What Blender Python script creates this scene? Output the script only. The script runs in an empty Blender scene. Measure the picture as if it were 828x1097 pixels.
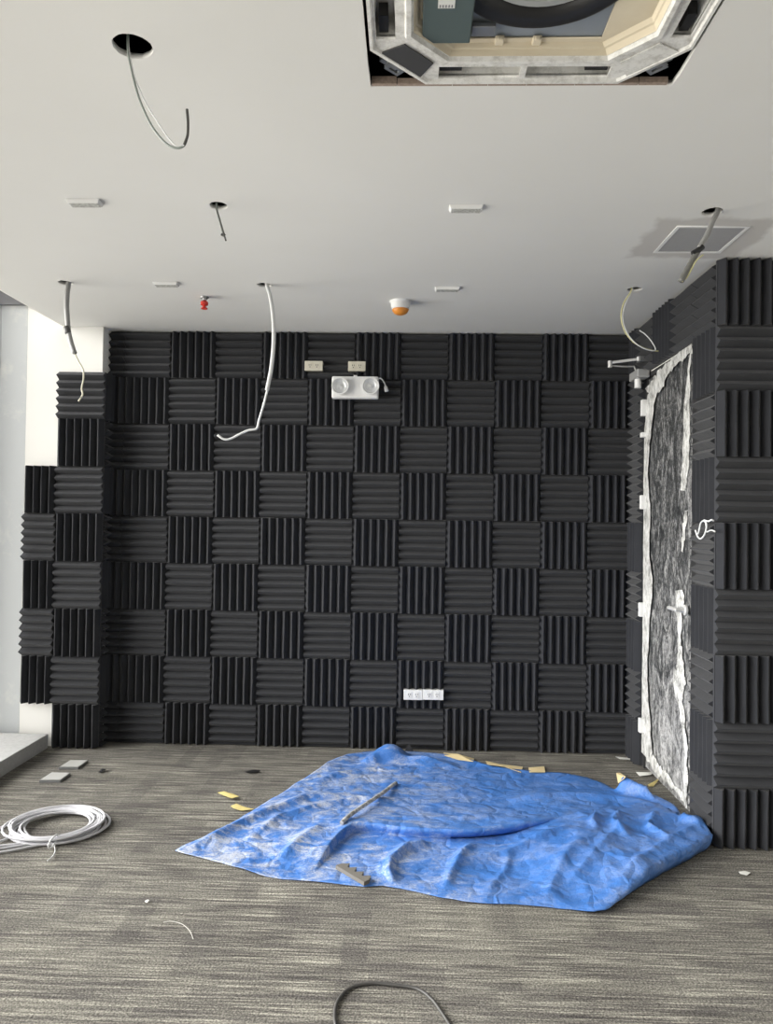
import bpy, bmesh, math, random
import numpy as np
from mathutils import Vector, Matrix, noise
from mathutils.geometry import delaunay_2d_cdt
random.seed(7)
SC = bpy.context.scene
COL = SC.collection
PI = math.pi

# ------------------------------------------------------------------ camera
F, YAW, PIT, ROL, CH = 788.4, .0293, .0151, .0141, 1.465
W_IMG, H_IMG = 828.0, 1097.0
H = 2.711                      # ceiling height
BY = 4.83                      # back wall
RX = 1.455                     # right wall (door)
PY = 3.46                      # right return wall facing the camera
LY = 4.695                     # left pier front
c, s = math.cos(YAW), math.sin(YAW)
cp, sp = math.cos(PIT), math.sin(PIT)
cr, sr = math.cos(ROL), math.sin(ROL)
_r, _f, _u = Vector((c, s, 0)), Vector((-s*cp, c*cp, sp)), Vector((s*sp, -c*sp, cp))
CR, CU, CF = cr*_r + sr*_u, cr*_u - sr*_r, _f
CO = Vector((0, 0, CH))

def P(u, v, ax, val):
    """the point of the plane axis=val that shows at pixel (u, v)"""
    d = CR*((u-414)/F) - CU*((v-548.5)/F) + CF
    return CO + d*((val-CO[ax])/d[ax])

cam = bpy.data.cameras.new('camera')
cam.sensor_fit = 'VERTICAL'
cam.sensor_height = 36.0
cam.lens = 36.0*F/H_IMG
cam.clip_start = .05
co = bpy.data.objects.new('camera', cam)
m = Matrix.Identity(4)
for i in range(3):
    m[i][0], m[i][1], m[i][2] = CR[i], CU[i], -CF[i]
    m[i][3] = CO[i]
co.matrix_world = m
COL.objects.link(co)
SC.camera = co

# ------------------------------------------------------------------ materials
def mat(name, col, rough=.6, metal=0, spec=.5, **kw):
    M = bpy.data.materials.new(name)
    M.use_nodes = True
    b = M.node_tree.nodes['Principled BSDF']
    b.inputs['Base Color'].default_value = (*col, 1)
    b.inputs['Roughness'].default_value = rough
    b.inputs['Metallic'].default_value = metal
    b.inputs['Specular IOR Level'].default_value = spec
    for k, v in kw.items():
        b.inputs[k].default_value = v
    return M

class NT:
    def __init__(self, M):
        self.t = M.node_tree
        self.b = self.t.nodes['Principled BSDF']
    def n(self, typ, **kw):
        x = self.t.nodes.new(typ)
        for k, v in kw.items():
            if k.startswith('i_'):
                key = k[2:]
                x.inputs[int(key) if key.isdigit() else key].default_value = v
            else:
                setattr(x, k, v)
        return x
    def l(self, a, b):
        self.t.links.new(a, b)
    def pos(self, scale=(1, 1, 1), rot=(0, 0, 0), gen='Object'):
        tc = self.n('ShaderNodeTexCoord')
        mp = self.n('ShaderNodeMapping')
        mp.inputs['Scale'].default_value = scale
        mp.inputs['Rotation'].default_value = rot
        self.l(tc.outputs[gen], mp.inputs['Vector'])
        return mp.outputs[0]
    def noise(self, vec, scale, detail=3, rough=.55, dist=0):
        x = self.n('ShaderNodeTexNoise')
        x.inputs['Scale'].default_value = scale
        x.inputs['Detail'].default_value = detail
        x.inputs['Roughness'].default_value = rough
        x.inputs['Distortion'].default_value = dist
        self.l(vec, x.inputs['Vector'])
        return x.outputs['Fac']
    def ramp(self, fac, stops):
        x = self.n('ShaderNodeValToRGB')
        e = x.color_ramp.elements
        while len(e) < len(stops): e.new(.5)
        for el, (p, col) in zip(e, stops):
            el.position = p
            el.color = (*col, 1) if len(col) == 3 else col
        self.l(fac, x.inputs[0])
        return x.outputs[0]
    def mix(self, fac, a, b, blend='MIX'):
        x = self.n('ShaderNodeMix', data_type='RGBA', blend_type=blend)
        for sock, v in ((x.inputs['Factor'], fac), (x.inputs[6], a), (x.inputs[7], b)):
            if isinstance(v, (int, float)): sock.default_value = v
            elif isinstance(v, tuple): sock.default_value = (*v, 1)
            else: self.l(v, sock)
        return x.outputs[2]
    def math(self, op, a, b=0., clamp=False):
        x = self.n('ShaderNodeMath', operation=op, use_clamp=clamp)
        for sock, v in ((x.inputs[0], a), (x.inputs[1], b)):
            if isinstance(v, (int, float)): sock.default_value = v
            else: self.l(v, sock)
        return x.outputs[0]
    def bump(self, h, strength=.3, dist=.002):
        x = self.n('ShaderNodeBump')
        x.inputs['Strength'].default_value = strength
        x.inputs['Distance'].default_value = dist
        self.l(h, x.inputs['Height'])
        self.l(x.outputs[0], self.b.inputs['Normal'])
    def col(self, v): self.l(v, self.b.inputs['Base Color'])

def g(v): return (v, v, v)
BW = (g(0), g(1))

# foam
M_foam = mat('charcoal_foam', (.034, .034, .037), 1.0, spec=.1)
t = NT(M_foam)
v = t.pos((1, 1, 1))
n1 = t.noise(v, 350, 2); n2 = t.noise(v, 9, 3)
t.col(t.mix(n2, (.023, .0245, .029), (.036, .0372, .042)))
t.bump(n1, .35, .0015)
t.b.inputs['Sheen Weight'].default_value = .12
t.b.inputs['Sheen Roughness'].default_value = .6

M_wall = mat('white_wall_paint', (.80, .79, .76), .75)
t = NT(M_wall); v = t.pos()
t.bump(t.noise(v, 60, 4), .12, .002)
t.col(t.mix(t.noise(v, 3, 4), (.80, .79, .75), (.84, .83, .80)))

M_rear = mat('grey_rear_wall', (.22, .22, .22), .8)
M_side = mat('pale_side_wall', (.58, .58, .57), .8)
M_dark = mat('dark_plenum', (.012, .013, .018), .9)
M_cut = mat('cut_board_edge', (.32, .24, .19), .9)
t = NT(M_cut); v = t.pos()
t.col(t.mix(t.noise(v, 120, 3), (.16, .11, .085), (.42, .34, .28)))

# ceiling paint with the raw patch round the vent
M_ceil = mat('ceiling_paint', (.74, .735, .72), .8)
t = NT(M_ceil); v = t.pos()
sx = t.n('ShaderNodeSeparateXYZ'); t.l(v, sx.inputs[0])
PA = P(684, 277, 2, H); PB = P(690, 237, 2, H); PC = P(815, 239, 2, H)
cx, cy = 1.245, 3.205
wob = t.math('MULTIPLY', t.math('SUBTRACT', t.noise(v, 7, 3), .5), .10)
dx = t.math('ABSOLUTE', t.math('SUBTRACT', sx.outputs[0], cx))
dy = t.math('ABSOLUTE', t.math('SUBTRACT', sx.outputs[1], cy))
dd = t.math('MAXIMUM', t.math('SUBTRACT', dx, .245), t.math('SUBTRACT', dy, .215))
dd = t.math('ADD', dd, wob)
mr = t.n('ShaderNodeMapRange'); mr.inputs[1].default_value = -.012; mr.inputs[2].default_value = .018
mr.inputs[3].default_value = 1; mr.inputs[4].default_value = 0
t.l(dd, mr.inputs[0])
base = t.mix(t.noise(v, 1.6, 4), (.70, .695, .67), (.76, .755, .735))
base = t.mix(t.math('MULTIPLY', mr.outputs[0], .8), base, (.50, .48, .46))
t.col(base)
t.bump(t.noise(v, 28, 5), .12, .003)

# carpet tiles
M_carpet = mat('loop_carpet', (.2, .19, .17), .95, spec=.1)
t = NT(M_carpet); v = t.pos()
def line_noise(sx_, sy_, sc, det=2):
    return t.noise(t.pos((sx_, sy_, 1)), sc, det, .6)
def brick(sxy, w, h, off=.5, seedrot=0, loc=(0, 0)):
    b_ = t.n('ShaderNodeTexBrick', offset=off, squash=1.0)
    b_.inputs['Scale'].default_value = 1
    b_.inputs['Brick Width'].default_value = w
    b_.inputs['Row Height'].default_value = h
    b_.inputs['Mortar Size'].default_value = .0
    b_.inputs['Color1'].default_value = (0, 0, 0, 1); b_.inputs['Color2'].default_value = (1, 1, 1, 1)
    mp = t.n('ShaderNodeMapping'); mp.inputs['Location'].default_value = (loc[0], loc[1], 0)
    mp.inputs['Rotation'].default_value = (0, 0, seedrot)
    tc = t.n('ShaderNodeTexCoord'); t.l(tc.outputs['Object'], mp.inputs[0]); t.l(mp.outputs[0], b_.inputs['Vector'])
    return b_.outputs['Color']
streak = line_noise(2.6, 72, 1.0, 2)          # weft lines along X
streak2 = line_noise(5, 135, 1.0, 2)
streak3 = line_noise(1.6, 34, 1.0, 2)
cell_a = brick(1, .25, .125, .37, 0, (.11, .04))
cell_b = brick(1, .50, .0625, .63, 0, (.3, .02))
cell_c = brick(1, .31, .09, .41, PI/2, (.07, .21))
base = t.ramp(streak, ((.36, (.050, .046, .043)), (.46, (.115, .108, .098)), (.56, (.20, .19, .165)), (.66, (.46, .445, .38))))
base = t.mix(t.math('MULTIPLY', streak2, .85), base, t.ramp(streak2, ((.40, (.050, .046, .044)), (.52, (.16, .152, .134)), (.64, (.44, .425, .36)))))
base = t.mix(t.ramp(streak3, ((.36, g(.55)), (.50, g(0.0)))), base, (.056, .051, .052))
base = t.mix(t.ramp(cell_a, ((0, g(.42)), (.50, g(0)))), base, (.070, .064, .063))
base = t.mix(t.ramp(cell_b, ((.60, g(0)), (1, g(.32)))), base, (.27, .26, .22))
base = t.mix(t.ramp(cell_c, ((0, g(.36)), (.34, g(0)))), base, (.064, .059, .059))
base = t.mix(t.ramp(t.noise(v, 1.3, 4), ((.35, g(.0)), (.7, g(.22)))), base, (.24, .23, .21))
spk = t.noise(v, 150, 2, .7)
base = t.mix(.85, base, t.ramp(spk, ((.30, g(.28)), (.48, g(.95)), (.68, g(2.0)))), 'MULTIPLY')
t.col(base)
t.bump(t.math('ADD', t.math('MULTIPLY', streak2, .6), t.math('MULTIPLY', spk, .8)), .55, .004)

# tarp
M_tarp = mat('blue_tarpaulin', (.06, .22, .66), .42, spec=.45)
t = NT(M_tarp); v = t.pos()
sx = t.n('ShaderNodeSeparateXYZ'); t.l(v, sx.inputs[0])
dust1 = t.noise(t.pos((2.4, 4.5, 4), (0, 0, -.12)), 2.2, 8, .74, .6)
dust2 = t.noise(t.pos((5, 14, 6), (0, 0, .35)), 2.0, 8, .78, 1.0)
fine = t.noise(v, 105, 6, .8)
blue = t.mix(t.noise(v, 2.3, 4), (.040, .150, .46), (.070, .215, .60))
# the far left of the sheet is the dustiest
lft = t.n('ShaderNodeMapRange'); lft.inputs[1].default_value = .55; lft.inputs[2].default_value = -.75
t.l(sx.outputs[0], lft.inputs[0])
k = t.math('ADD', t.ramp(dust1, ((.45, g(0)), (.66, g(.75)))), t.ramp(dust2, ((.52, g(0)), (.72, g(.5)))))
k = t.math('MULTIPLY', k, t.math('ADD', t.math('MULTIPLY', lft.outputs[0], 1.35), .24))
k = t.math('MULTIPLY', k, t.ramp(fine, ((.36, g(.15)), (.60, g(1.6)))), clamp=True)
k = t.math('MINIMUM', k, .85)
c1 = t.mix(k, blue, (.58, .60, .64))
c1 = t.mix(t.ramp(fine, ((.36, g(.30)), (.5, g(0)))), c1, (.025, .11, .38))
t.col(c1)
vor = t.n('ShaderNodeTexVoronoi', feature='DISTANCE_TO_EDGE'); vor.inputs['Scale'].default_value = 9
nv = t.n('ShaderNodeTexNoise'); nv.inputs['Scale'].default_value = 5
t.l(v, nv.inputs['Vector'])
vm = t.mix(.25, v, nv.outputs['Color'])
t.l(vm, vor.inputs['Vector'])
hh = t.math('ADD', t.math('MULTIPLY', t.math('MINIMUM', vor.outputs[0], .25), 1.6), t.math('MULTIPLY', fine, .16))
hh = t.math('ADD', hh, t.math('MULTIPLY', t.noise(v, 18, 5, .65), .7))
t.bump(hh, .85, .012)
t.b.inputs['Roughness'].default_value = .5

# door film: dark leaf behind dusty streaked plastic
M_film = mat('dusty_protective_film', (.1, .1, .1), .42)
t = NT(M_film); v = t.pos()
a = t.noise(t.pos((1, 5, 2.2)), 2.4, 8, .76, 1.8)
b2 = t.noise(t.pos((1, 24, 3.6)), 3.4, 7, .78, .8)
spk = t.noise(t.pos((1, 46, 16)), 3.6, 4, .75)
sx = t.n('ShaderNodeSeparateXYZ'); t.l(v, sx.inputs[0])
low = t.n('ShaderNodeMapRange'); low.inputs[1].default_value = 1.25; low.inputs[2].default_value = .15
low.inputs[3].default_value = 0; low.inputs[4].default_value = .10
t.l(sx.outputs[2], low.inputs[0])
kk = t.math('ADD', t.math('MULTIPLY', a, .95), t.math('MULTIPLY', b2, .40))
kk = t.math('ADD', kk, low.outputs[0])
kk = t.math('ADD', kk, t.math('MULTIPLY', t.math('SUBTRACT', spk, .5), .6))
t.col(t.ramp(kk, ((.55, (.014, .016, .018)), (.66, (.05, .053, .055)), (.755, (.24, .24, .24)), (.90, (.66, .66, .65)))))
t.bump(t.math('ADD', a, t.math('MULTIPLY', b2, .7)), .8, .02)

M_tape = mat('white_masking_film', (.66, .66, .64), .45)
t = NT(M_tape); v = t.pos()
nz = t.noise(t.pos((1, 1, .45)), 30, 7, .78)
t.col(t.ramp(nz, ((.36, (.16, .16, .155)), (.47, (.52, .52, .50)), (.62, (.82, .82, .80)))))
t.bump(nz, .8, .01)

M_white = mat('white_plastic', (.80, .80, .79), .4)
M_ivory = mat('ivory_plastic', (.66, .63, .53), .45)
M_greyplate = mat('grey_painted_metal', (.52, .54, .55), .5)
t = NT(M_greyplate); v = t.pos()
t.col(t.mix(t.ramp(t.noise(v, 5, 5, .7), ((.55, g(0)), (.72, g(1)))), (.50, .52, .53), (.60, .61, .59)))
M_frame = mat('aluminium_frame', (.42, .43, .45), .4, .6)
M_head = mat('dark_head_metal', (.13, .13, .14), .5)
M_ledge = mat('grey_stone_ledge', (.42, .42, .41), .7)
t = NT(M_ledge); v = t.pos()
t.col(t.mix(t.noise(v, 40, 5, .7), (.30, .30, .30), (.55, .55, .54)))
M_black = mat('black_rubber', (.012, .012, .013), .5)
M_steel = mat('brushed_steel', (.62, .62, .61), .32, 1)
M_chrome = mat('bright_chrome', (.78, .78, .77), .28, .35)
M_closer = mat('closer_paint', (.40, .40, .40), .4, .2)
M_dullsteel = mat('galvanised_metal', (.36, .37, .38), .45, .8)
M_conduit = mat('grey_conduit', (.27, .27, .265), .5)
M_cond_w = mat('pale_conduit', (.66, .67, .67), .45)
M_wire_g = mat('grey_green_wire', (.24, .27, .25), .5)
M_wire_w = mat('white_wire', (.74, .75, .75), .45)
M_wire_y = mat('yellow_wire', (.60, .57, .30), .5)
M_cable = mat('grey_data_cable', (.58, .58, .61), .45)
M_cablek = mat('dark_cable', (.06, .058, .055), .5)
M_red = mat('red_plastic', (.62, .045, .03), .4)
M_orange = mat('orange_plastic', (.72, .27, .04), .35)
M_mesh = mat('pale_grey_grille', (.40, .40, .38), .7)
t = NT(M_mesh); v = t.pos()
t.col(t.mix(t.ramp(t.noise(v, 140, 3, .7), ((.42, g(0)), (.6, g(1)))), (.30, .30, .28), (.58, .58, .55)))
M_vent = mat('grey_vent_mesh', (.33, .33, .33), .8)
t = NT(M_vent); v = t.pos()
t.col(t.mix(t.noise(v, 200, 2), (.28, .28, .285), (.38, .38, .385)))
M_ac = mat('dirty_white_plastic', (.60, .60, .57), .55)
t = NT(M_ac); v = t.pos()
t.col(t.mix(t.ramp(t.noise(v, 30, 6, .75), ((.32, g(0)), (.55, g(1)))), (.50, .49, .46), (.76, .755, .73)))
t.bump(t.noise(v, 80, 4), .3, .002)
M_pan = mat('cream_foam_pan', (.68, .60, .44), .75)
t = NT(M_pan); v = t.pos()
t.col(t.mix(t.noise(v, 9, 4), (.58, .50, .37), (.76, .69, .54)))
M_acbox = mat('slate_control_box', (.085, .115, .115), .55)
M_acplate = mat('blue_grey_plate', (.30, .34, .39), .4, .4)
M_label = mat('paper_label', (.72, .72, .70), .7)
M_ink = mat('label_print', (.18, .18, .2), .8)
M_tan = mat('masking_tape', (.78, .64, .36), .8)
M_yel = mat('dry_yellow_paper', (.66, .55, .22), .85)
M_wpaper = mat('white_scrap_paper', (.72, .72, .68), .8)
M_scrap = mat('grey_cut_foam', (.17, .16, .145), 1, spec=.1)
M_plate = mat('floor_plate_metal', (.52, .52, .50), .5, .1)
M_pipe = mat('weathered_pipe', (.50, .49, .47), .55)
t = NT(M_pipe); v = t.pos()
t.col(t.mix(t.ramp(t.noise(v, 35, 4), ((.4, g(0)), (.6, g(1)))), (.26, .25, .24), (.62, .61, .59)))
M_lens = mat('clear_lamp_lens', (.72, .74, .75), .15, 0, .6)
M_refl = mat('lamp_reflector', (.78, .79, .79), .3, .25)

M_glass = bpy.data.materials.new('window_glass'); M_glass.use_nodes = True
nt = M_glass.node_tree; nt.nodes.clear()
out = nt.nodes.new('ShaderNodeOutputMaterial'); mx = nt.nodes.new('ShaderNodeMixShader')
tr = nt.nodes.new('ShaderNodeBsdfTransparent'); gl = nt.nodes.new('ShaderNodeBsdfGlossy'); fr = nt.nodes.new('ShaderNodeFresnel')
gl.inputs['Roughness'].default_value = .02; fr.inputs[0].default_value = 1.3
nt.links.new(fr.outputs[0], mx.inputs[0]); nt.links.new(tr.outputs[0], mx.inputs[1]); nt.links.new(gl.outputs[0], mx.inputs[2]); nt.links.new(mx.outputs[0], out.inputs[0])

# ------------------------------------------------------------------ mesh helpers
class MB:
    def __init__(self): self.v, self.f, self.mi = [], [], []
    def add(self, vs, fs, mi=0):
        o = len(self.v); self.v += [tuple(x) for x in vs]
        self.f += [tuple(i+o for i in f) for f in fs]; self.mi += [mi]*len(fs)
        return self
    def box(self, x0, x1, y0, y1, z0, z1, mi=0):
        vs = [(x, y, z) for x in (x0, x1) for y in (y0, y1) for z in (z0, z1)]
        return self.add(vs, [(0, 1, 3, 2), (4, 6, 7, 5), (0, 4, 5, 1), (2, 3, 7, 6), (0, 2, 6, 4), (1, 5, 7, 3)], mi)
    def loft(self, loops, cap0=True, cap1=True, closed=True, mi=0):
        n = len(loops[0]); vs = [p for l in loops for p in l]; fs = []
        for k in range(len(loops)-1):
            for i in range(n if closed else n-1):
                j = (i+1) % n
                fs.append((k*n+i, k*n+j, (k+1)*n+j, (k+1)*n+i))
        if cap0: fs.append(tuple(range(n))[::-1])
        if cap1: fs.append(tuple((len(loops)-1)*n+i for i in range(n)))
        return self.add(vs, fs, mi)
    def lathe(self, prof, ctr=(0, 0, 0), n=28, axis='Z', cap0=True, cap1=True, mi=0):
        loops = []
        for r, h in prof:
            lp = []
            for i in range(n):
                a = 2*PI*i/n; x, y = r*math.cos(a), r*math.sin(a)
                q = (x, y, h) if axis == 'Z' else ((x, h, y) if axis == 'Y' else (h, x, y))
                lp.append((q[0]+ctr[0], q[1]+ctr[1], q[2]+ctr[2]))
            loops.append(lp)
        return self.loft(loops, cap0, cap1, True, mi)
    def tube(self, pts, r, n=8, mi=0, cap=True):
        pts = [Vector(p) for p in pts]; loops = []
        up = Vector((.3, .2, .93)); T0 = None
        for i, p in enumerate(pts):
            T = (pts[min(i+1, len(pts)-1)]-pts[max(i-1, 0)]).normalized()
            if T0 is None:
                N = T.cross(up).normalized()
            else:
                N = (N - T*N.dot(T)).normalized()
            B = T.cross(N); T0 = T
            rr = r[i] if isinstance(r, (list, tuple)) else r
            loops.append([p+N*rr*math.cos(2*PI*k/n)+B*rr*math.sin(2*PI*k/n) for k in range(n)])
        return self.loft(loops, cap, cap, True, mi)
    def build(self, name, mats, parent=None, smooth=False, bevel=0, loc=None, autos=None):
        me = bpy.data.meshes.new(name); me.from_pydata(self.v, [], self.f)
        mats = mats if isinstance(mats, (list, tuple)) else [mats]
        for m_ in mats: me.materials.append(m_)
        for p, i in zip(me.polygons, self.mi): p.material_index = i; p.use_smooth = smooth
        bm = bmesh.new(); bm.from_mesh(me); bmesh.ops.recalc_face_normals(bm, faces=bm.faces)
        if bevel:
            bmesh.ops.bevel(bm, geom=[e for e in bm.edges if len(e.link_faces) == 2 and e.calc_face_angle(0) > .5], offset=bevel, segments=2, affect='EDGES', profile=.5)
        bm.to_mesh(me); bm.free()
        if autos:
            me.set_sharp_from_angle(angle=autos)
        return link(name, me, parent, loc)

def link(name, me, parent=None, loc=None):
    o = bpy.data.objects.new(name, me); COL.objects.link(o)
    if parent:
        o.parent = parent
        pl = parent.get('_origin')
        if pl is not None: o.matrix_parent_inverse = Matrix.Translation(Vector(pl)).inverted()
    if loc is not None: o.location = loc
    return o

def tag(o, label, cat, group=None, kind=None):
    if label: o['label'] = label
    if cat: o['category'] = cat
    if group: o['group'] = group
    if kind: o['kind'] = kind
    return o

def empty(name, loc, label=None, cat=None, group=None, kind=None):
    o = bpy.data.objects.new(name, None); COL.objects.link(o)
    o.location = loc; o.empty_display_size = .05
    o['_origin'] = tuple(loc)
    return tag(o, label, cat, group, kind)

def struct(o, label=None):
    o['kind'] = 'structure'
    if label: o['label'] = label
    return o

def spline(pts, n=10):
    """Catmull-Rom through the points"""
    p = [Vector(q) for q in pts]
    p = [p[0]*2-p[1]] + p + [p[-1]*2-p[-2]]
    res = []
    for i in range(1, len(p)-2):
        for k in range(n):
            t_ = k/n
            a, b, c_, d = p[i-1], p[i], p[i+1], p[i+2]
            res.append(.5*((2*b)+(c_-a)*t_+(2*a-5*b+4*c_-d)*t_*t_+(3*b-a-3*c_+d)*t_**3))
    res.append(p[-2])
    return res

def slab(name, outer, holes, z0, thick, material, parent=None):
    """flat slab with holes, built from filled 2D outlines"""
    cu = bpy.data.curves.new(name, 'CURVE'); cu.dimensions = '2D'; cu.fill_mode = 'BOTH'; cu.extrude = thick/2
    for loop in [outer]+holes:
        s_ = cu.splines.new('POLY'); s_.points.add(len(loop)-1)
        for q, p in zip(s_.points, loop): q.co = (p[0], p[1], 0, 1)
        s_.use_cyclic_u = True
    tmp = bpy.data.objects.new('tmp', cu); COL.objects.link(tmp)
    dg = bpy.context.evaluated_depsgraph_get()
    me = bpy.data.meshes.new_from_object(tmp.evaluated_get(dg))
    bpy.data.objects.remove(tmp); bpy.data.curves.remove(cu)
    me.transform(Matrix.Translation((0, 0, z0+thick/2)))
    me.name = name
    me.materials.clear()
    for m_ in (material if isinstance(material, (list, tuple)) else [material]): me.materials.append(m_)
    bm = bmesh.new(); bm.from_mesh(me); bmesh.ops.remove_doubles(bm, verts=bm.verts, dist=1e-5)
    bmesh.ops.recalc_face_normals(bm, faces=bm.faces)
    for f_ in bm.faces: f_.material_index = 0
    bm.to_mesh(me); bm.free()
    return link(name, me, parent)

def circle(x, y, r, n=24, rag=0):
    return [(x+(r+random.uniform(-rag, rag))*math.cos(2*PI*i/n), y+(r+random.uniform(-rag, rag))*math.sin(2*PI*i/n)) for i in range(n)]

# ------------------------------------------------------------------ room shell
XL, XR, YB = -2.78, 3.4, -3.2        # window wall, far right wall, wall behind the camera
ZT = 3.12
struct(MB().box(XL-.2, XR+.2, YB-.2, BY+.2, -.15, 0).build('floor', M_carpet), 'grey brown carpet tile floor with woven streaks')
struct(MB().box(-2.1, RX+.2, BY, BY+.2, 0, ZT).build('wall_back', M_wall), 'back wall behind the foam tiles')
# right wall with the door opening
DY0, DY1, DZ = 3.78, 4.555, 2.40
struct(MB().box(RX, RX+.15, PY+.15, DY0, 0, ZT).box(RX, RX+.15, DY1, BY, 0, ZT).box(RX, RX+.15, DY0, DY1, DZ, ZT).build('wall_right', M_wall), 'right wall holding the door')
struct(MB().box(RX, XR, PY, PY+.15, 0, ZT).build('wall_right_return', M_wall), 'right return wall facing into the room')
struct(MB().box(XR, XR+.15, YB-.15, PY+.15, 0, ZT).build('wall_far_right', M_side), 'side wall right of the room')
struct(MB().box(XL-.15, XR+.15, YB-.15, YB, 0, ZT).build('wall_front', M_rear), 'wall behind the viewpoint')
struct(MB().box(-2.487, -1.99, LY, BY+.2, 0, ZT-.01).build('wall_left', M_wall), 'white pier at the left of the back wall')
# corridor behind the door is left dark
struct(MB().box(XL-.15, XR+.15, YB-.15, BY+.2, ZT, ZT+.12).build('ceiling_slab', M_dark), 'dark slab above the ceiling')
# window wall at left
mb = MB()
mb.box(XL-.12, XL, YB, 4.62, ZT-.02, ZT).box(XL-.12, XL, YB, 4.62, 0, .06)
struct(mb.build('wall_left_window', M_greyplate), 'sill and head of the window wall')
# grey panel at the window end, with a head
e = struct(empty('trim_1', (-2.63, LY, 0)), 'grey painted column panel beside the window')
MB().box(XL-.12, -2.665, LY, LY+.1, 0, ZT-.01).box(-2.661, -2.488, LY, LY+.1, 0, ZT-.01).build('column_panel', M_greyplate, e)
MB().box(XL-.02, -2.4885, LY-.035, LY-.001, 2.845, ZT-.01).build('head_panel', M_head, e)
# ledge
struct(MB().box(XL, -2.275, YB, LY-.04, .0, .09).build('trim_2', M_ledge, bevel=.004), 'low grey stone ledge below the window')
# window
wn = struct(empty('window_1', (XL, .7, .06)), 'tall window along the left side')
fr_ = MB()
for y in (YB+.03, -1.9, -.6, .7, 2.0, 3.3, 4.58):
    fr_.box(XL-.09, XL-.03, y-.03, y+.03, .06, ZT-.02)
fr_.box(XL-.09, XL-.03, YB, 4.61, .06, .11).box(XL-.09, XL-.03, YB, 4.61, ZT-.07, ZT-.02)
fr_.build('window_frame', M_frame, wn)
ys = (YB+.03, -1.9, -.6, .7, 2.0, 3.3, 4.58)
for a_, b_ in zip(ys, ys[1:]):
    MB().box(XL-.064, XL-.058, a_+.03, b_-.03, .11, ZT-.07).build('pane', M_glass, wn)

# ceiling, with the light holes, the cassette opening and the window pocket edge
CE = -2.242
AX0, AX1, AY0, AY1 = -.126, .732, 1.222, 2.08
HOLES = {'a': (P(142, 50, 2, H), .052), 'b': (P(234, 220.5, 2, H), .036), 'c': (P(70, 303, 2, H), .038),
         'd': (P(283, 305.5, 2, H), .038), 'e': (P(763, 227, 2, H), .040), 'f': (P(680, 310, 2, H), .038)}
TH = .016
outer = [(CE, YB), (XR, YB), (XR, PY), (RX, PY), (RX, BY), (CE, BY)]
acl = [(AX0, AY0), (AX1, AY0), (AX1, AY1-.045), (AX1-.004, AY1), (AX0+.003, AY1), (AX0, AY1-.1)]
struct(slab('ceiling', outer, [acl]+[circle(p.x, p.y, r, 26, .0015) for p, r in HOLES.values()], H, TH, M_ceil), 'off-white plastered ceiling')
# plasterboard edge of the window pocket
struct(MB().box(CE-.012, CE-.0005, YB, LY-.002, H, ZT-.01).build('trim_3', M_wall), 'edge of the ceiling above the window pocket')

# ------------------------------------------------------------------ acoustic foam tiles
S = .305
def foam_mesh(w, h, vert, var):
    """wedge foam; local x width, z height, -y outwards, origin at the middle of the back"""
    rnd = random.Random(f'{w:.3f}{h:.3f}{vert}{var}')
    L, A = (h, w) if vert else (w, h)             # ridge length, across
    p = S/6; prof = []
    x = 0.0; k = 0
    pts = []
    while x < A-1e-6:
        for fx, fy in ((0, .015), (.05, .015), (.47, .052), (.53, .052), (.95, .015)):
            q = x+fx*p
            if q < A: pts.append((q, fy, k))
        x += p; k += 1
    # close the cut side
    q = (A % p)/p if A % p > 1e-4 else 1
    def at(fx):
        fx = min(max(fx, 0), 1)
        return .015 + (.037*min(1, max(0, (fx-.05)/.42)) if fx < .5 else .037*min(1, max(0, (.95-fx)/.42)))
    pts.append((A, at(q), k))
    N = 9
    loops = []
    wob = [[rnd.uniform(-1, 1) for _ in range(4)] for _ in range(k+2)]
    for i in range(N+1):
        tt = i/N; lp = [(0, 0, tt)]
        for (a, d, kk) in pts:
            ws = wob[kk]
            da = .0011*(ws[0]*math.sin(PI*2*tt+ws[1]*3)+.6*ws[2]*math.sin(PI*4.3*tt+ws[3]*3))*(d > .03)
            dd = .0016*ws[2]*math.sin(PI*tt*1.7+ws[0]*2)*(d > .03)
            lp.append((a+da, d+dd, tt))
        lp.append((A, 0, tt)); loops.append(lp)
    def tr(a, d, tt):
        if vert: return (a-w/2, -d, (tt-.5)*h)
        return ((tt-.5)*w, -d, h/2-a)
    mb = MB(); mb.loft([[tr(*q) for q in l] for l in loops])
    me = bpy.data.meshes.new('foam_tile'); me.from_pydata(mb.v, [], mb.f); me.materials.append(M_foam)
    bm = bmesh.new(); bm.from_mesh(me); bmesh.ops.recalc_face_normals(bm, faces=bm.faces); bm.to_mesh(me); bm.free()
    return me
_fm = {}
def foam(ctr, w, h, vert, rot, label, group):
    var = random.randrange(4)
    key = (round(w, 3), round(h, 3), vert, var)
    if key not in _fm: _fm[key] = foam_mesh(w, h, vert, var)
    o = link('foam_tile', _fm[key])
    o.location = ctr
    o.rotation_euler = (0, random.uniform(-.005, .005), rot)
    return tag(o, label, 'foam panel', group)

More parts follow.
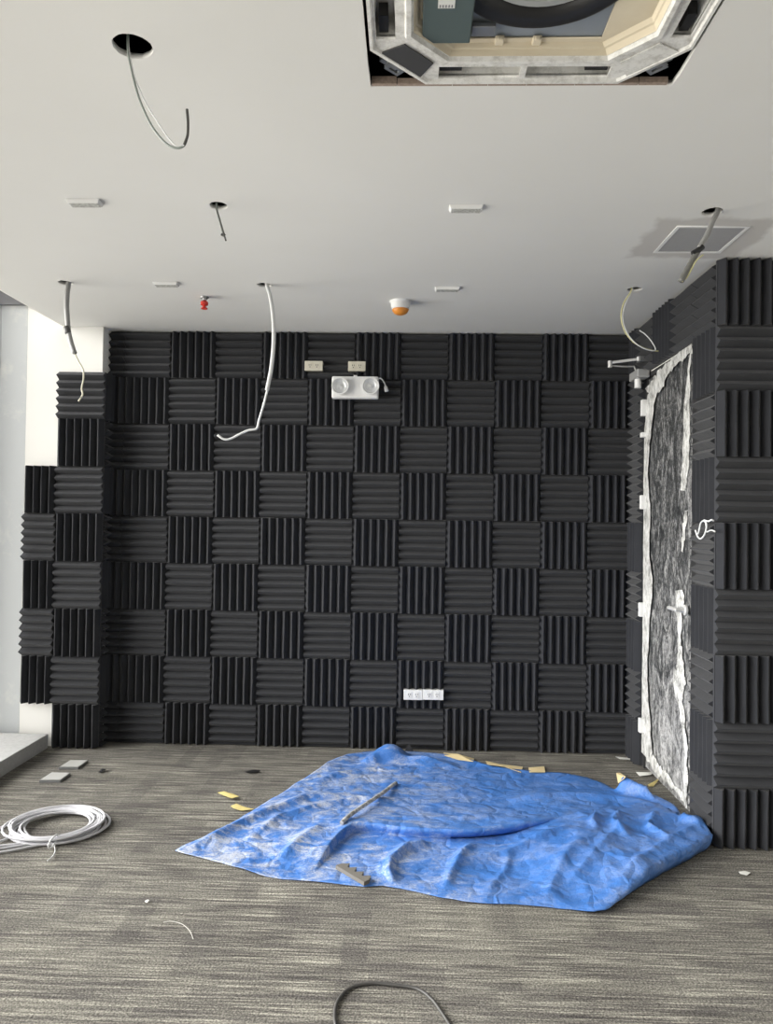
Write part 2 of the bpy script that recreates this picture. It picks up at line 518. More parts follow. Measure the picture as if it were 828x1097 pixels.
ORD = ['first', 'second', 'third', 'fourth', 'fifth', 'sixth', 'seventh', 'eighth', 'ninth', 'tenth', 'eleventh']
def rg(vert): return 'upright' if vert else 'level'
G = .0012
def row_z(r, top=H):
    z1 = top - S*r; z0 = max(z1-S, .004)
    return z0, z1
XG = -1.889
for r in range(9):
    z0, z1 = row_z(r, H-.002)
    for k in range(11):
        x0, x1 = XG+S*k, XG+S*(k+1)
        if k == 10: x1 = RX-.001
        vert = (r+k) % 2 == 1
        if k == 0: x0 += .002
        where = f'{ORD[r]} row down, {ORD[k]} column from left'
        foam(((x0+x1)/2, BY-random.uniform(.0, .002), (z0+z1)/2), x1-x0-G, z1-z0-G, vert, 0,
             f'charcoal foam tile with {rg(vert)} ridges on back wall, {where}', 'foam tiles on the back wall')
# cut strips in the corner by the pier
for r in range(9):
    z0, z1 = row_z(r, H-.002); vert = r % 2 == 1
    x0 = -1.987
    foam(((x0+XG)/2, BY-.001, (z0+z1)/2), XG-x0-G, z1-z0-G, vert, 0,
         f'narrow cut foam strip on back wall in the corner by the pier, {ORD[r]} row down', 'corner foam strips on the back wall')
# left pier front
pz = P(62, 397.6, 1, LY-.035).z
for r in range(8):
    z1 = pz-S*r*1.0; z0 = max(z1-S, .004); vert = r % 2 == 1
    foam((-2.268+S/2, LY-.0005, (z0+z1)/2), S-G, z1-z0-G, vert, 0,
         f'charcoal foam tile with {rg(vert)} ridges on white left pier, wide column, {ORD[r]} from top', 'foam tiles on the left pier')
for r in range(5):
    z1 = pz-S*(r+2); z0 = z1-S; vert = r % 2 == 0
    foam((-2.268-.209/2, LY-.0005, (z0+z1)/2), .209-G, S-G, vert, 0,
         f'cut foam tile with {rg(vert)} ridges in narrow column beside window panel, {ORD[r]} from top', 'cut foam tiles by the window')
# pier side
for r in range(8):
    z1 = pz-S*r; z0 = max(z1-S, .004); vert = r % 2 == 0
    foam((-1.99, (LY+.002+BY-.054)/2, (z0+z1)/2), BY-LY-.058, z1-z0-G, vert, PI/2,
         f'narrow dark foam strip on the side of the left pier, {ORD[r]} from top', 'foam strips on the pier side')
# right return wall, facing the camera
for r in range(9):
    z0, z1 = row_z(r, H-.002); vert = r % 2 == 0
    foam((RX-.035+S/2, PY, (z0+z1)/2), S-G, z1-z0-G, vert, 0,
         f'black foam tile with {rg(vert)} ridges on right pillar front, {ORD[r]} from ceiling', 'foam tiles on the right pillar')
# right wall between pillar and door
for r in range(9):
    z0, z1 = row_z(r, H-.002); vert = r % 2 == 1
    foam((RX, (PY+.003+3.712)/2, (z0+z1)/2), 3.712-PY-.006, z1-z0-G, vert, -PI/2,
         f'foam tile with {rg(vert)} ridges between door and right pillar, {ORD[r]} from ceiling', 'foam tiles beside the door')
# above the door
ya = 3.714
for k, vert in enumerate((False, True, False, True)):
    y0 = ya+S*k; y1 = min(y0+S, BY-.054)
    foam((RX, (y0+y1)/2, (DZ+.008+H-.002)/2), y1-y0-G, H-DZ-.012, vert, -PI/2,
         f'foam tile with {rg(vert)} ridges above the door, {["nearest the pillar","second from the pillar","third from the pillar","in the back corner"][k]}', 'foam tiles above the door')
# strip between door and back wall
for r, vert in zip(range(9), (True, False, False, False, True, False, True, False, True)):
    if r == 0: continue
    z0, z1 = row_z(r, H-.002)
    if r == 1: z1 = z1
    foam((RX, (DY1+.012+BY-.054)/2, (z0+z1)/2), BY-.054-DY1-.012, z1-z0-G, vert, -PI/2,
         f'foam strip with {rg(vert)} ridges in back corner behind the door, {ORD[r-1]} from top', 'foam strips in the back corner')

# ------------------------------------------------------------------ door
door = struct(empty('door_1', (RX, (DY0+DY1)/2, 0)), 'door covered in dusty plastic film with torn white edges')
XD = RX+.004
fm = MB()
fm.box(RX-.004, RX+.13, DY0, DY0+.028, 0, DZ).box(RX-.004, RX+.13, DY1-.028, DY1, 0, DZ).box(RX-.004, RX+.13, DY0+.028, DY1-.028, DZ-.028, DZ)
fm.box(RX-.010, RX-.0005, 3.722, DY0+.004, 0, DZ+.0)
fm.build('door_frame', mat('door_frame_metal', (.06, .06, .062), .4, .5), door)
# the film-covered leaf, gently rippled
NY, NZ = 26, 70
vs, fs = [], []
for j in range(NZ+1):
    for i in range(NY+1):
        y = DY0+.029+(DY1-DY0-.058)*i/NY; z = .012+(DZ-.045)*j/NZ
        d = .0025*noise.noise((y*5, z*1.7, 1.3))+.0015*noise.noise((y*16, z*5, 4))
        vs.append((XD+d, y, z))
for j in range(NZ):
    for i in range(NY):
        a_ = j*(NY+1)+i; fs.append((a_, a_+1, a_+NY+2, a_+NY+1))
mb = MB(); mb.add(vs, fs)
mb.box(XD+.012, XD+.05, DY0+.029, DY1-.029, .012, DZ-.03)
mb.build('door_leaf', M_film, door, smooth=True, autos=.6)

def strip(name, edge_a, edge_b, x, lift=.012, parent=None, n=5, seed=0, material=None, ax=0):
    """crumpled ribbon between two pixel polylines laid on the plane axis=x"""
    rnd = random.Random(seed)
    A = spline([P(u, v_, ax, x) for u, v_ in edge_a], n); B = spline([P(u, v_, ax, x) for u, v_ in edge_b], n)
    m_ = min(len(A), len(B)); K = 5; vs, fs = [], []
    for i in range(m_):
        a, b = A[i].copy(), B[i].copy()
        j1 = Vector((0, rnd.uniform(-.009, .009), rnd.uniform(-.012, .012))); j2 = Vector((0, .035*noise.noise((i*.22, seed*7.7, 1))+rnd.uniform(-.010, .010), rnd.uniform(-.012, .012)))
        a += j1; b += j2
        for k in range(K):
            q = a.lerp(b, k/(K-1)); q[ax] -= lift*(.35+.65*abs(noise.noise((q.y*22, q.z*16, seed*3.1)))*2) * (1 if 0 < k < K-1 else .45)
            vs.append(q)
    for i in range(m_-1):
        for k in range(K-1):
            a_ = i*K+k; fs.append((a_, a_+1, a_+K+1, a_+K))
    o = MB().add(vs, fs).build(name, material or M_tape, parent)
    md = o.modifiers.new('thickness', 'SOLIDIFY'); md.thickness = .0015
    return o
XS = RX+.002
# hinge side
strip('masking_film', [(694, 424), (692, 445), (689, 500), (688.5, 560), (689, 620), (688, 680), (687, 730), (687, 780), (684, 802)],
      [(708, 408), (699, 445), (695.5, 500), (696, 560), (698, 620), (695, 680), (694, 730), (697, 780), (699, 817)], XS-.007, .005, door, 7, 1)
# head
strip('masking_film', [(692, 418), (703, 401), (715, 389), (727, 377), (741, 364)], [(701, 428), (711, 413), (719, 399), (731, 386), (741, 377)], XS-.007, .005, door, 7, 2)
# latch side, upper tear
strip('masking_film', [(740, 370), (737, 400), (734, 430), (732, 470), (731, 500), (729, 525)], [(741, 370), (740, 400), (739.5, 430), (739, 470), (738, 500), (734, 525)], XS, .008, door, 6, 3)
strip('masking_film', [(734, 545), (732, 570), (730.5, 590)], [(737, 545), (735, 570), (732, 592)], XS, .008, door, 6, 4)
# latch side, lower
strip('masking_film', [(725, 634), (726, 660), (727.5, 690), (726, 712), (722, 725), (725, 745), (730, 765), (733, 790), (735, 820), (735, 865)],
      [(732, 634), (732, 660), (732, 690), (733, 715), (734, 728), (733, 745), (734, 765), (736, 790), (738, 820), (738, 866)], XS, .014, door, 7, 5)
# foot
strip('masking_film', [(684, 800), (692, 812), (702, 826), (712, 836), (724, 848), (736, 862)], [(690, 786), (699, 806), (706, 818), (714, 828), (725, 842), (737, 852)], XS, .007, door, 6, 6)
# hinges
for (u, v_, hh_) in ((689.5, 437, .10), (689, 466, .03), (688.5, 538, .085), (687, 653, .085), (687, 777, .085)):
    q = P(u, v_, 0, RX-.02)
    MB().box(RX-.035, RX-.004, q.y-.018, q.y+.018, q.z-hh_/2, q.z+hh_/2).build('hinge', M_white, door, bevel=.003)
# lever handle
q = P(735.5, 653.5, 0, RX-.01)
hd = MB().lathe([(.028, 0), (.028, -.010), (.012, -.012), (.010, -.055)], (RX-.012, q.y, q.z), 18, 'X').build('handle', M_chrome, door, smooth=True, autos=.5)
MB().tube(spline([(RX-.055, q.y-.004, q.z), (RX-.060, q.y+.03, q.z), (RX-.058, q.y+.13, q.z-.002)], 6), [.011]*12+[.009], 10).build('lever', M_chrome, hd, smooth=True)
# door closer: body on the door head and a folded arm standing into the room
q = P(686, 401, 0, RX-.045)
cl = MB().box(RX-.085, RX-.008, q.y-.07, q.y+.10, q.z-.030, q.z+.022).build('door_closer', M_closer, door, bevel=.008)
MB().lathe([(.020, -.055), (.020, .0)], (RX-.06, q.y-.0, q.z-.03), 16).build('spindle', M_white, cl, smooth=True, autos=.5)
el = P(653.5, 388.5, 1, q.y-.02); a0 = P(685, 384.5, 1, q.y-.06); a1 = P(679, 392.5, 1, q.y+.02)
ar = MB(); ar.tube([a0, (a0+el)/2, el], .0085, 8); ar.tube([el-Vector((0, 0, .018)), (el+a1)/2-Vector((0, 0, .012)), a1, P(681, 397, 1, q.y)], .005, 8)
ar.lathe([(.014, -.030), (.014, .010)], el, 12); ar.lathe([(.016, -.012), (.016, .012)], a0, 12)
ar.build('arm', M_chrome, cl, smooth=True, autos=.5)
bk = MB().box(a0.x-.01, RX-.006, a0.y-.03, a0.y+.03, a0.z-.02, a0.z+.012)
bk.build('arm_bracket', M_dullsteel, cl, bevel=.004)

# ------------------------------------------------------------------ air conditioner cassette
CX, CY = .303, 1.648
ac = empty('ceiling_cassette', (CX, CY, H+.01), 'open white air conditioner cassette without its cover in the ceiling opening', 'air conditioner')
ZA = H+.005                                  # underside of the chassis
def octo(a, ch, z=None, cx=CX, cy=CY):
    p = [(cx-a+ch, cy-a), (cx+a-ch, cy-a), (cx+a, cy-a+ch), (cx+a, cy+a-ch), (cx+a-ch, cy+a), (cx-a+ch, cy+a), (cx-a, cy+a-ch), (cx-a, cy-a+ch)]
    return p if z is None else [(x, y, z) for x, y in p]
AO, AC_ = .420, .150
def rect(x0, x1, y0, y1): return [(x0, y0), (x1, y0), (x1, y1), (x0, y1)]
def rot4(loop, k):
    r_ = []
    for x, y in loop:
        dx, dy = x-CX, y-CY
        for _ in range(k): dx, dy = -dy, dx
        r_.append((CX+dx, CY+dy))
    return r_
# each side carries a long outlet slot split in two
slots = []
for k in range(4):
    slots.append(rot4(rect(CX-.235, CX-.010, CY+AO-.068, CY+AO-.018), k))
    slots.append(rot4(rect(CX+.006, CX+.235, CY+AO-.068, CY+AO-.018), k))
IN, ICH = .306, .097
slab('chassis_frame', octo(AO, AC_), slots+[octo(IN, ICH)], ZA, .012, M_ac, ac)
mb = MB()
mb.loft([octo(AO, AC_, ZA+.012), octo(AO+.004, AC_, ZA+.10), octo(AO+.004, AC_, ZA+.26)], False, True)
mb.build('chassis_shell', M_dullsteel, ac)
# raised rims round the inner opening and the slots
mb = MB()
mb.loft([octo(IN+.022, ICH+.006, ZA), octo(IN+.018, ICH+.006, ZA-.010), octo(IN+.006, ICH+.002, ZA-.010), octo(IN, ICH, ZA+.004)], False, False)
mb.loft([octo(AO, AC_, ZA+.001), octo(AO, AC_, ZA-.007), octo(AO-.008, AC_-.003, ZA-.007), octo(AO-.012, AC_-.003, ZA+.001)], False, False)
mb.build('rim', M_ac, ac)
# slot channels: pale liner with a dark outlet at each end
for k in range(4):
    for (xa, xb, s_) in ((-.238, -.008, -1), (.004, .238, 1)):
        lin = MB()
        def L3(x, y, z): 
            (a_, b_), = rot4([(CX+x, CY+y)], k); return (a_, b_, z)
        y0, y1 = AO-.070, AO-.016
        top = ZA+.055
        lo = [L3(xa, y0, ZA+.010), L3(xb, y0, ZA+.010), L3(xb, y1, ZA+.010), L3(xa, y1, ZA+.010)]
        hi = [L3(xa, y0+.008, top), L3(xb, y0+.008, top), L3(xb, y1-.004, top), L3(xa, y1-.004, top)]
        lin.loft([lo, hi], False, True)
        lo_ = lin.build('outlet_channel', M_ac, ac)
        xe0, xe1 = (xa+.006, xa+.068) if s_ < 0 else (xb-.068, xb-.006)
        b_ = [L3(xe0, y1-.034, ZA+.016), L3(xe1, y1-.034, ZA+.016), L3(xe1, y1-.010, ZA+.016), L3(xe0, y1-.010, ZA+.016)]
        t_ = [(x, y, ZA+.05) for x, y, z in b_]
        MB().loft([b_, t_]).build('outlet_hole', M_black, lo_)
# drain pan: cream, stepping up to a plate with the bell mouth
ZP = ZA+.034
mb = MB()
mb.loft([octo(IN, ICH, ZA), octo(IN-.006, ICH, ZA+.014), octo(IN-.010, ICH, ZA+.016), octo(IN-.016, ICH, ZA+.026)], False, False)
dp = mb.build('drain_pan', M_pan, ac)
PX0, PX1, PY0, PY1 = CX-.255, CX+.187, CY-.255, CY+.275
slab('pan_floor', octo(IN-.012, ICH), [[(PX0, CY-.20), (CX-.195, PY0), (CX+.18, PY0), (PX1, CY-.2), (PX1, PY1), (CX-.195, PY1), (PX0, CY+.205)]], ZA+.026, .006, M_pan, dp)
BR = .229
slab('fan_plate', octo(IN-.01, ICH), [circle(CX, CY, BR-.012, 48)], ZA+.0325, .004, M_acplate, ac)
mb = MB()
mb.lathe([(BR, ZP), (BR, ZP-.012), (BR-.008, ZP-.016), (BR-.030, ZP-.012), (BR-.055, ZP-.006), (BR-.060, ZP+.03), (BR-.060, ZP+.12)], (CX, CY, 0), 64, 'Z', False, False)
mb.build('bell_mouth', M_black, ac, smooth=True)
mb = MB().lathe([(BR-.064, ZP-.002), (BR-.088, ZP-.006), (BR-.098, ZP+.01), (.05, ZP+.07), (.045, ZP+.02), (0.02, ZP+.015)], (CX, CY, 0), 48, 'Z', False, True)
for i in range(28):
    a_ = 2*PI*i/28; r0, r1 = BR-.098, BR-.076
    p0 = (CX+r0*math.cos(a_), CY+r0*math.sin(a_)); p1 = (CX+r1*math.cos(a_+.10), CY+r1*math.sin(a_+.10))
    nx, ny = -(p1[1]-p0[1])*.08, (p1[0]-p0[0])*.08
    b_ = [(p0[0]-nx, p0[1]-ny, ZP+.035), (p1[0]-nx, p1[1]-ny, ZP+.035), (p1[0]+nx, p1[1]+ny, ZP+.035), (p0[0]+nx, p0[1]+ny, ZP+.035)]
    mb.loft([b_, [(x, y, ZP+.10) for x, y, z in b_]])
mb.build('fan_wheel', mat('grey_fan_plastic', (.36, .37, .37), .5), ac, smooth=False)
# small clips on the pan edge
for u in (535, 575):
    q = P(u, 43, 2, ZA+.026)
    MB().box(q.x-.012, q.x+.012, q.y-.016, q.y+.012, q.z-.008, q.z+.004).box(q.x-.007, q.x+.007, q.y-.02, q.y-.014, q.z-.012, q.z).build('clip', M_pan, ac, bevel=.003)
# control box at the left
q0, q1 = P(452, 47, 2, ZA+.004), P(503, 47, 2, ZA+.004)
cb = MB().box(q0.x, q1.x, q0.y-.30, q0.y, ZA+.004, ZA+.024).build('control_box', M_acbox, ac, bevel=.003)
l0, l1 = P(469, 9, 2, ZA+.003), P(487, 9, 2, ZA+.003)
lb = MB().box(l0.x, l1.x, l0.y-.045, l0.y, ZA+.0028, ZA+.0038).build('label', M_label, cb)
pr_ = MB()
for i in range(5):
    x = l0.x+.004+(l1.x-l0.x-.012)*i/4
    pr_.box(x, x+.0028, l0.y-.012, l0.y-.003, ZA+.0021, ZA+.0027)
pr_.build('print', M_ink, lb)
q = P(519, 28, 2, ZA+.08)
MB().box(q1.x+.002, q1.x+.062, q0.y-.050, q0.y-.012, ZA+.014, ZA+.026).build('motor_bracket', M_dullsteel, ac, bevel=.002)
# corner plates and hanging brackets
for sx_, sy_, dark in ((-1, 1, True), (1, 1, False)):
    cx_, cy_ = CX+sx_*(AO-AC_/2-.030), CY+sy_*(AO-AC_/2-.030)
    d = Vector((sx_, sy_, 0)).normalized(); e_ = Vector((-d.y, d.x, 0))
    ctr = Vector((cx_, cy_, ZA-.001))
    pts = [ctr+e_*a_+d*b_ for a_, b_ in ((-.075, .035), (.075, .035), (.055, -.035), (-.055, -.035))]
    MB().loft([pts, [p+Vector((0, 0, -.004)) for p in pts]]).build('corner_plate', mat('dark_corner', (.05, .05, .052), .6) if dark else M_ac, ac)
    o = Vector((CX+sx_*(AO-AC_/2+.012), CY+sy_*(AO-AC_/2+.012), 0))
    b_ = MB(); w = .026
    ring = [o+e_*a_+d*c_ for a_, c_ in ((-w, -.012), (w, -.012), (w, .016), (-w, .016))]
    ring2 = [o+e_*a_+d*c_ for a_, c_ in ((-w*.6, -.003), (w*.6, -.003), (w*.6, .008), (-w*.6, .008))]
    zz = ZA-.004
    for z_ in (0,):
        b_.loft([[p+Vector((0, 0, zz)) for p in ring], [p+Vector((0, 0, zz)) for p in ring2], [p+Vector((0, 0, zz+.006)) for p in ring2], [p+Vector((0, 0, zz+.006)) for p in ring]], False, False)
    st = [o+e_*a_+d*c_ for a_, c_ in ((-.03, .0), (.03, .0), (.03, .03), (-.03, .03))]
    b_.loft([[p+Vector((0, 0, ZA+.02)) for p in st], [p+Vector((0, 0, ZA+.05)) for p in st]])
    b_.lathe([(.009, ZA+.008), (.009, ZA+.24)], (o.x+d.x*.018, o.y+d.y*.018, 0), 10)
    b_.build('hanger', M_dullsteel, ac)
# broken chipboard edge in the opening
mb = MB()
x = AX0+.006
while x < AX1-.02:
    w = random.uniform(.05, .16); w = min(w, AX1-.008-x)
    mb.box(x, x+w-.002, AY1-.0115-random.uniform(0, .002), AY1-.0005, H+.0005, H+TH+random.uniform(.0, .006)); x += w
struct(mb.build('trim_4', M_cut), 'rough cut board edge of the ceiling opening')

# ------------------------------------------------------------------ wires hanging from the ceiling holes
def px(pts, Y, dy=0):
    n_ = max(1, len(pts)-1)
    return [P(u, v_, 1, Y+dy*i/n_) for i, (u, v_) in enumerate(pts)]
def hanging(key, name, label, cat='cable', up=.10):
    p, r = HOLES[key]
    return empty(name, (p.x, p.y, H), label, cat, 'wires hanging from the ceiling')
def rise(first, up=.12): return [first+Vector((0, .0, up)), first+Vector((0, .0, up*.5))]

# a: thin twin wire in the nearest hole
p, r = HOLES['a']; Y = p.y
e = hanging('a', 'hanging_wire', 'long thin grey wire looping from the large ceiling hole at upper left')
w1 = px([(137, 44), (138, 60), (143, 84), (150, 108), (162, 134), (176, 152), (188, 158.5), (197, 156), (200.5, 146), (201, 132), (200, 118)], Y, -.02)
MB().tube(spline(rise(w1[0])+w1, 7), .0032, 8).build('grey_wire', M_wire_g, e, smooth=True)
w2 = px([(137.5, 44), (139.5, 62), (145.5, 86), (155, 108), (167, 128), (179, 146), (188, 156), (194, 157.5), (198.5, 153), (200.5, 140), (200.5, 124)], Y, -.02)
MB().tube(spline(rise(w2[0])+w2, 7), .0022, 8).build('white_wire', M_wire_w, e, smooth=True)
w3 = w1[-4:]; MB().tube(spline([q+Vector((.002, -.004, 0)) for q in w3], 6), .0036, 8).build('tip', M_cablek, e, smooth=True)
# b: short stub
p, r = HOLES['b']; Y = p.y
e = hanging('b', 'hanging_wire', 'short dark wire stub under the small hole, left middle of the ceiling')
w = px([(232, 221), (234, 232), (237, 243), (239, 250)], Y); MB().tube(spline(rise(w[0])+w, 7), .0042, 8).build('grey_wire', M_wire_g, e, smooth=True)
w = px([(231.5, 221), (235, 234), (239, 248), (242, 258)], Y, -.01); MB().tube(spline(rise(w[0])+w, 7), .0035, 8).build('dark_wire', M_cablek, e, smooth=True)
q = P(237.3, 251, 1, Y); MB().tube([q, q+Vector((.006, 0, -.004)), q+Vector((.014, 0, .002))], .006, 8).build('connector', M_black, e)
# c: conduit by the left pier
p, r = HOLES['c']; Y = p.y
e = hanging('c', 'hanging_wire', 'grey conduit with cream wire hanging in front of the left pier')
w = px([(73.5, 303), (72, 315), (71.5, 330), (72.5, 345), (73.5, 355), (76, 366), (80, 378.5)], Y, -.02)
MB().tube(spline(rise(w[0])+w, 8), .0125, 12).build('conduit', M_conduit, e, smooth=True)
q = P(72.5, 353.5, 1, Y-.012); MB().tube([q+Vector((-.006, -.004, .016)), q+Vector((0, -.004, 0)), q+Vector((.004, -.004, -.018))], .0165, 10).build('coupling', M_cablek, e)
w = px([(79, 377), (84, 387), (89, 396), (89.5, 406), (87.5, 416), (88.5, 423), (84, 430)], Y, -.03)
MB().tube(spline(w, 8), .0045, 8).build('cream_wire', mat('cream_wire', (.56, .54, .42), .5), e, smooth=True)
# d: white conduit in front of the back wall
p, r = HOLES['d']; Y = p.y
e = hanging('d', 'hanging_wire', 'long white conduit and wire hanging before the back wall, left of centre')
w = px([(286, 305), (290, 320), (293, 345), (293, 370), (290.5, 395), (286, 418)], Y, -.03)
MB().tube(spline(rise(w[0])+w, 8), .0105, 12).build('conduit', M_cond_w, e, smooth=True)
w = px([(287, 416), (282, 435), (277.5, 450), (275, 459), (266, 461), (257, 465), (247, 470), (240, 470.5), (233, 466)], Y, -.05)
MB().tube(spline(w, 8), .006, 8).build('white_wire', M_wire_w, e, smooth=True)
# e: grey conduit at the right
p, r = HOLES['e']; Y = p.y
e = hanging('e', 'hanging_wire', 'stiff grey conduit with dark coupling hanging by the grey ceiling vent')
w = px([(769, 225), (764, 236), (757, 252), (749, 266)], Y, -.03)
MB().tube(spline(rise(w[0])+w, 8), .0105, 12).build('conduit', M_conduit, e, smooth=True)
w = px([(751, 262), (744, 275), (737, 288), (729.5, 301)], Y-.02, -.03)
MB().tube(spline(w, 8), .0120, 12).build('conduit', mat('dark_conduit', (.15, .15, .14), .55), e, smooth=True)
q = px([(752.5, 264), (747, 269), (742, 272)], Y-.03); MB().tube(q, .012, 10).build('coupling', M_black, e)
w = px([(731, 302), (736, 297), (741, 288), (746, 279), (753, 273)], Y-.05); MB().tube(spline(w, 8), .0026, 8).build('yellow_wire', M_wire_y, e, smooth=True)
# f: yellow white wires near the door
p, r = HOLES['f']; Y = p.y
e = hanging('f', 'hanging_wire', 'thin yellow and white wires curling from the ceiling hole near the door')
w = px([(676, 312), (668, 325), (665.5, 340), (669, 354), (677, 365), (688, 372), (697, 375), (705, 376)], Y, .05)
MB().tube(spline(rise(w[0], .06)+w, 8), .0036, 8).build('yellow_wire', M_wire_y, e, smooth=True)
w = px([(677, 312), (670, 326), (667, 340), (671, 355), (680, 367), (692, 374), (702, 375), (698, 366), (691, 358), (685, 354)], Y, .06)
MB().tube(spline(rise(w[0], .06)+w, 8), .0032, 8).build('white_wire', M_wire_w, e, smooth=True)

# ------------------------------------------------------------------ small things on the ceiling
for (u, v_, lab) in ((91, 218, 'small white ceiling sensor box nearest upper left, before the thin looping wire'),
                     (178, 305, 'small white ceiling sensor box at far left, beside the red sprinkler'),
                     (499, 224, 'small white ceiling sensor box below the air conditioner opening'),
                     (479, 310, 'small white ceiling sensor box right of the orange smoke detector')):
    p = P(u, v_, 2, H-.008)
    e = empty('ceiling_sensor', (p.x, p.y, H), lab, 'sensor', 'white sensor boxes on the ceiling')
    hw, hl = .066, .026
    lo = [(p.x-hw+.006, p.y-hl+.004, H-.015), (p.x+hw-.006, p.y-hl+.004, H-.015), (p.x+hw-.006, p.y+hl-.004, H-.015), (p.x-hw+.006, p.y+hl-.004, H-.015)]
    hi = [(p.x-hw, p.y-hl, H-.0005), (p.x+hw, p.y-hl, H-.0005), (p.x+hw, p.y+hl, H-.0005), (p.x-hw, p.y+hl, H-.0005)]
    MB().loft([lo, hi]).build('housing', M_white, e, bevel=.002)
    MB().box(p.x-hw+.010, p.x+hw-.010, p.y-hl+.008, p.y+hl-.007, H-.0160, H-.0145).build('grille', M_mesh, e)
# sprinkler
p = P(219, 318, 2, H)
e = empty('fire_sprinkler', (p.x, p.y, H), 'small red fire sprinkler head on the ceiling', 'sprinkler')
MB().lathe([(.024, .008), (.024, -.004), (.022, -.008), (.012, -.010), (.010, -.024)], (p.x, p.y, H), 18).build('escutcheon', M_dullsteel, e, smooth=True, autos=.5)
MB().lathe([(.012, -.022), (.021, -.030), (.021, -.046), (.010, -.050), (.010, -.060), (.018, -.062), (.018, -.068)], (p.x, p.y, H), 14).build('cap', M_red, e, smooth=True, autos=.5)
# smoke detector
p = P(429, 323, 2, H)
e = empty('smoke_detector', (p.x, p.y, H), 'round white smoke detector with orange dust cap on the ceiling', 'smoke detector')
MB().lathe([(.062, -.0005), (.060, -.006), (.054, -.012), (.052, -.040), (.046, -.046)], (p.x, p.y, H), 32).build('base', M_white, e, smooth=True, autos=.6)
MB().lathe([(.047, -.044), (.046, -.052), (.036, -.066), (.020, -.074), (.006, -.075)], (p.x, p.y, H), 32).build('dust_cap', M_orange, e, smooth=True)
# vent
vx0, vx1, vy0, vy1 = 1.245-.135, 1.245+.135, 3.205-.135, 3.205+.135
e = empty('ceiling_vent', (1.245, 3.205, H), 'square grey ceiling vent in a patch of bare plaster', 'vent')
slab('vent_frame', rect(vx0-.015, vx1+.015, vy0-.015, vy1+.015), [rect(vx0, vx1, vy0, vy1)], H-.004, .0038, M_white, e)
vm_ = MB().box(vx0, vx1, vy0, vy1, H-.0022, H-.0004)
vm_.build('vent_mesh', M_vent, e)

# ------------------------------------------------------------------ things on the back wall
YF = BY-.052
def outlet(u0, u1, v0, v1, lab, material, group):
    a, b = P(u0, v0, 1, YF-.008), P(u1, v1, 1, YF-.008)
    x0, x1, z0, z1 = a.x, b.x, b.z, a.z
    e = empty('wall_outlet', ((x0+x1)/2, YF, (z0+z1)/2), lab, 'outlet', group)
    MB().box(x0, x1, YF-.012, YF+.040, z0, z1).build('faceplate', material, e, bevel=.0025)
    w = (x1-x0)
    for fx in (.30, .68):
        cx_ = x0+w*fx; cz_ = (z0+z1)/2
        sk = MB().box(cx_-.015, cx_+.015, YF-.0140, YF-.0118, cz_-.018, cz_+.018).build('socket', material, e, bevel=.0006)
        d = MB()
        for ox, oz, hw, hh_ in ((-.006, .004, .0016, .005), (.006, .004, .0016, .005), (0, -.009, .0028, .0028)):
            d.box(cx_+ox-hw, cx_+ox+hw, YF-.0146, YF-.0139, cz_+oz-hh_, cz_+oz+hh_)
        d.build('slot', M_black, sk)
outlet(326.5, 345.5, 386.6, 397, 'ivory wall outlet above the emergency light, left one', M_ivory, 'ivory outlets high on the back wall')
outlet(373, 391.5, 387, 397.6, 'ivory wall outlet above the emergency light, right one', M_ivory, 'ivory outlets high on the back wall')
outlet(432.5, 452.6, 738.8, 750, 'white wall outlet low on the back wall, left of the touching pair', M_white, 'white outlets low on the back wall')
outlet(453, 475, 738.8, 750, 'white wall outlet low on the back wall, right of the touching pair', M_white, 'white outlets low on the back wall')
# emergency light
a, b = P(355.8, 403.5, 1, YF-.03), P(405.5, 427.5, 1, YF-.03)
e = empty('emergency_light', ((a.x+b.x)/2, YF, (a.z+b.z)/2), 'white twin-head emergency light on the back wall with a short cord', 'emergency light')
MB().box(a.x, b.x, YF-.055, YF-.0005, b.z, a.z).build('housing', M_white, e, bevel=.010)
MB().box((a.x+b.x)/2-.012, (a.x+b.x)/2+.012, YF-.05, YF-.02, a.z-.001, a.z+.008).build('top_knob', M_white, e, bevel=.002)
for u in (364.3, 397):
    q = P(u, 413.3, 1, YF-.085)
    hd = MB().lathe([(.030, YF-.053), (.050, YF-.062), (.056, YF-.085), (.055, YF-.092), (.049, YF-.092), (.047, YF-.086)], (q.x, 0, q.z), 30, 'Y', True, False).build('lamp_head', M_white, e, smooth=True, autos=.7)
    MB().lathe([(.047, YF-.086), (.040, YF-.076), (.026, YF-.068), (.012, YF-.066), (.011, YF-.080), (.002, YF-.083)], (q.x, 0, q.z), 26, 'Y', False, True).build('reflector', M_refl, hd, smooth=True)
    ln = MB()
    for rr in (.016, .027, .038):
        ln.lathe([(rr-.0015, YF-.0900), (rr, YF-.0915), (rr+.0015, YF-.0900)], (q.x, 0, q.z), 26, 'Y', False, False)
    ln.build('lens_ring', M_lens, hd, smooth=True)
w = px([(403, 406), (408, 405.5), (411.5, 410), (413, 414)], YF-.045)
cd = MB().tube(spline(w, 6), .0045, 8).build('cord', M_white, e, smooth=True)
w = px([(412.6, 413), (414.3, 419.5)], YF-.045); MB().tube([w[0], w[0].lerp(w[1], .3), w[1]], [.006, .012, .013], 10).build('plug', M_white, cd, smooth=True, autos=.6)

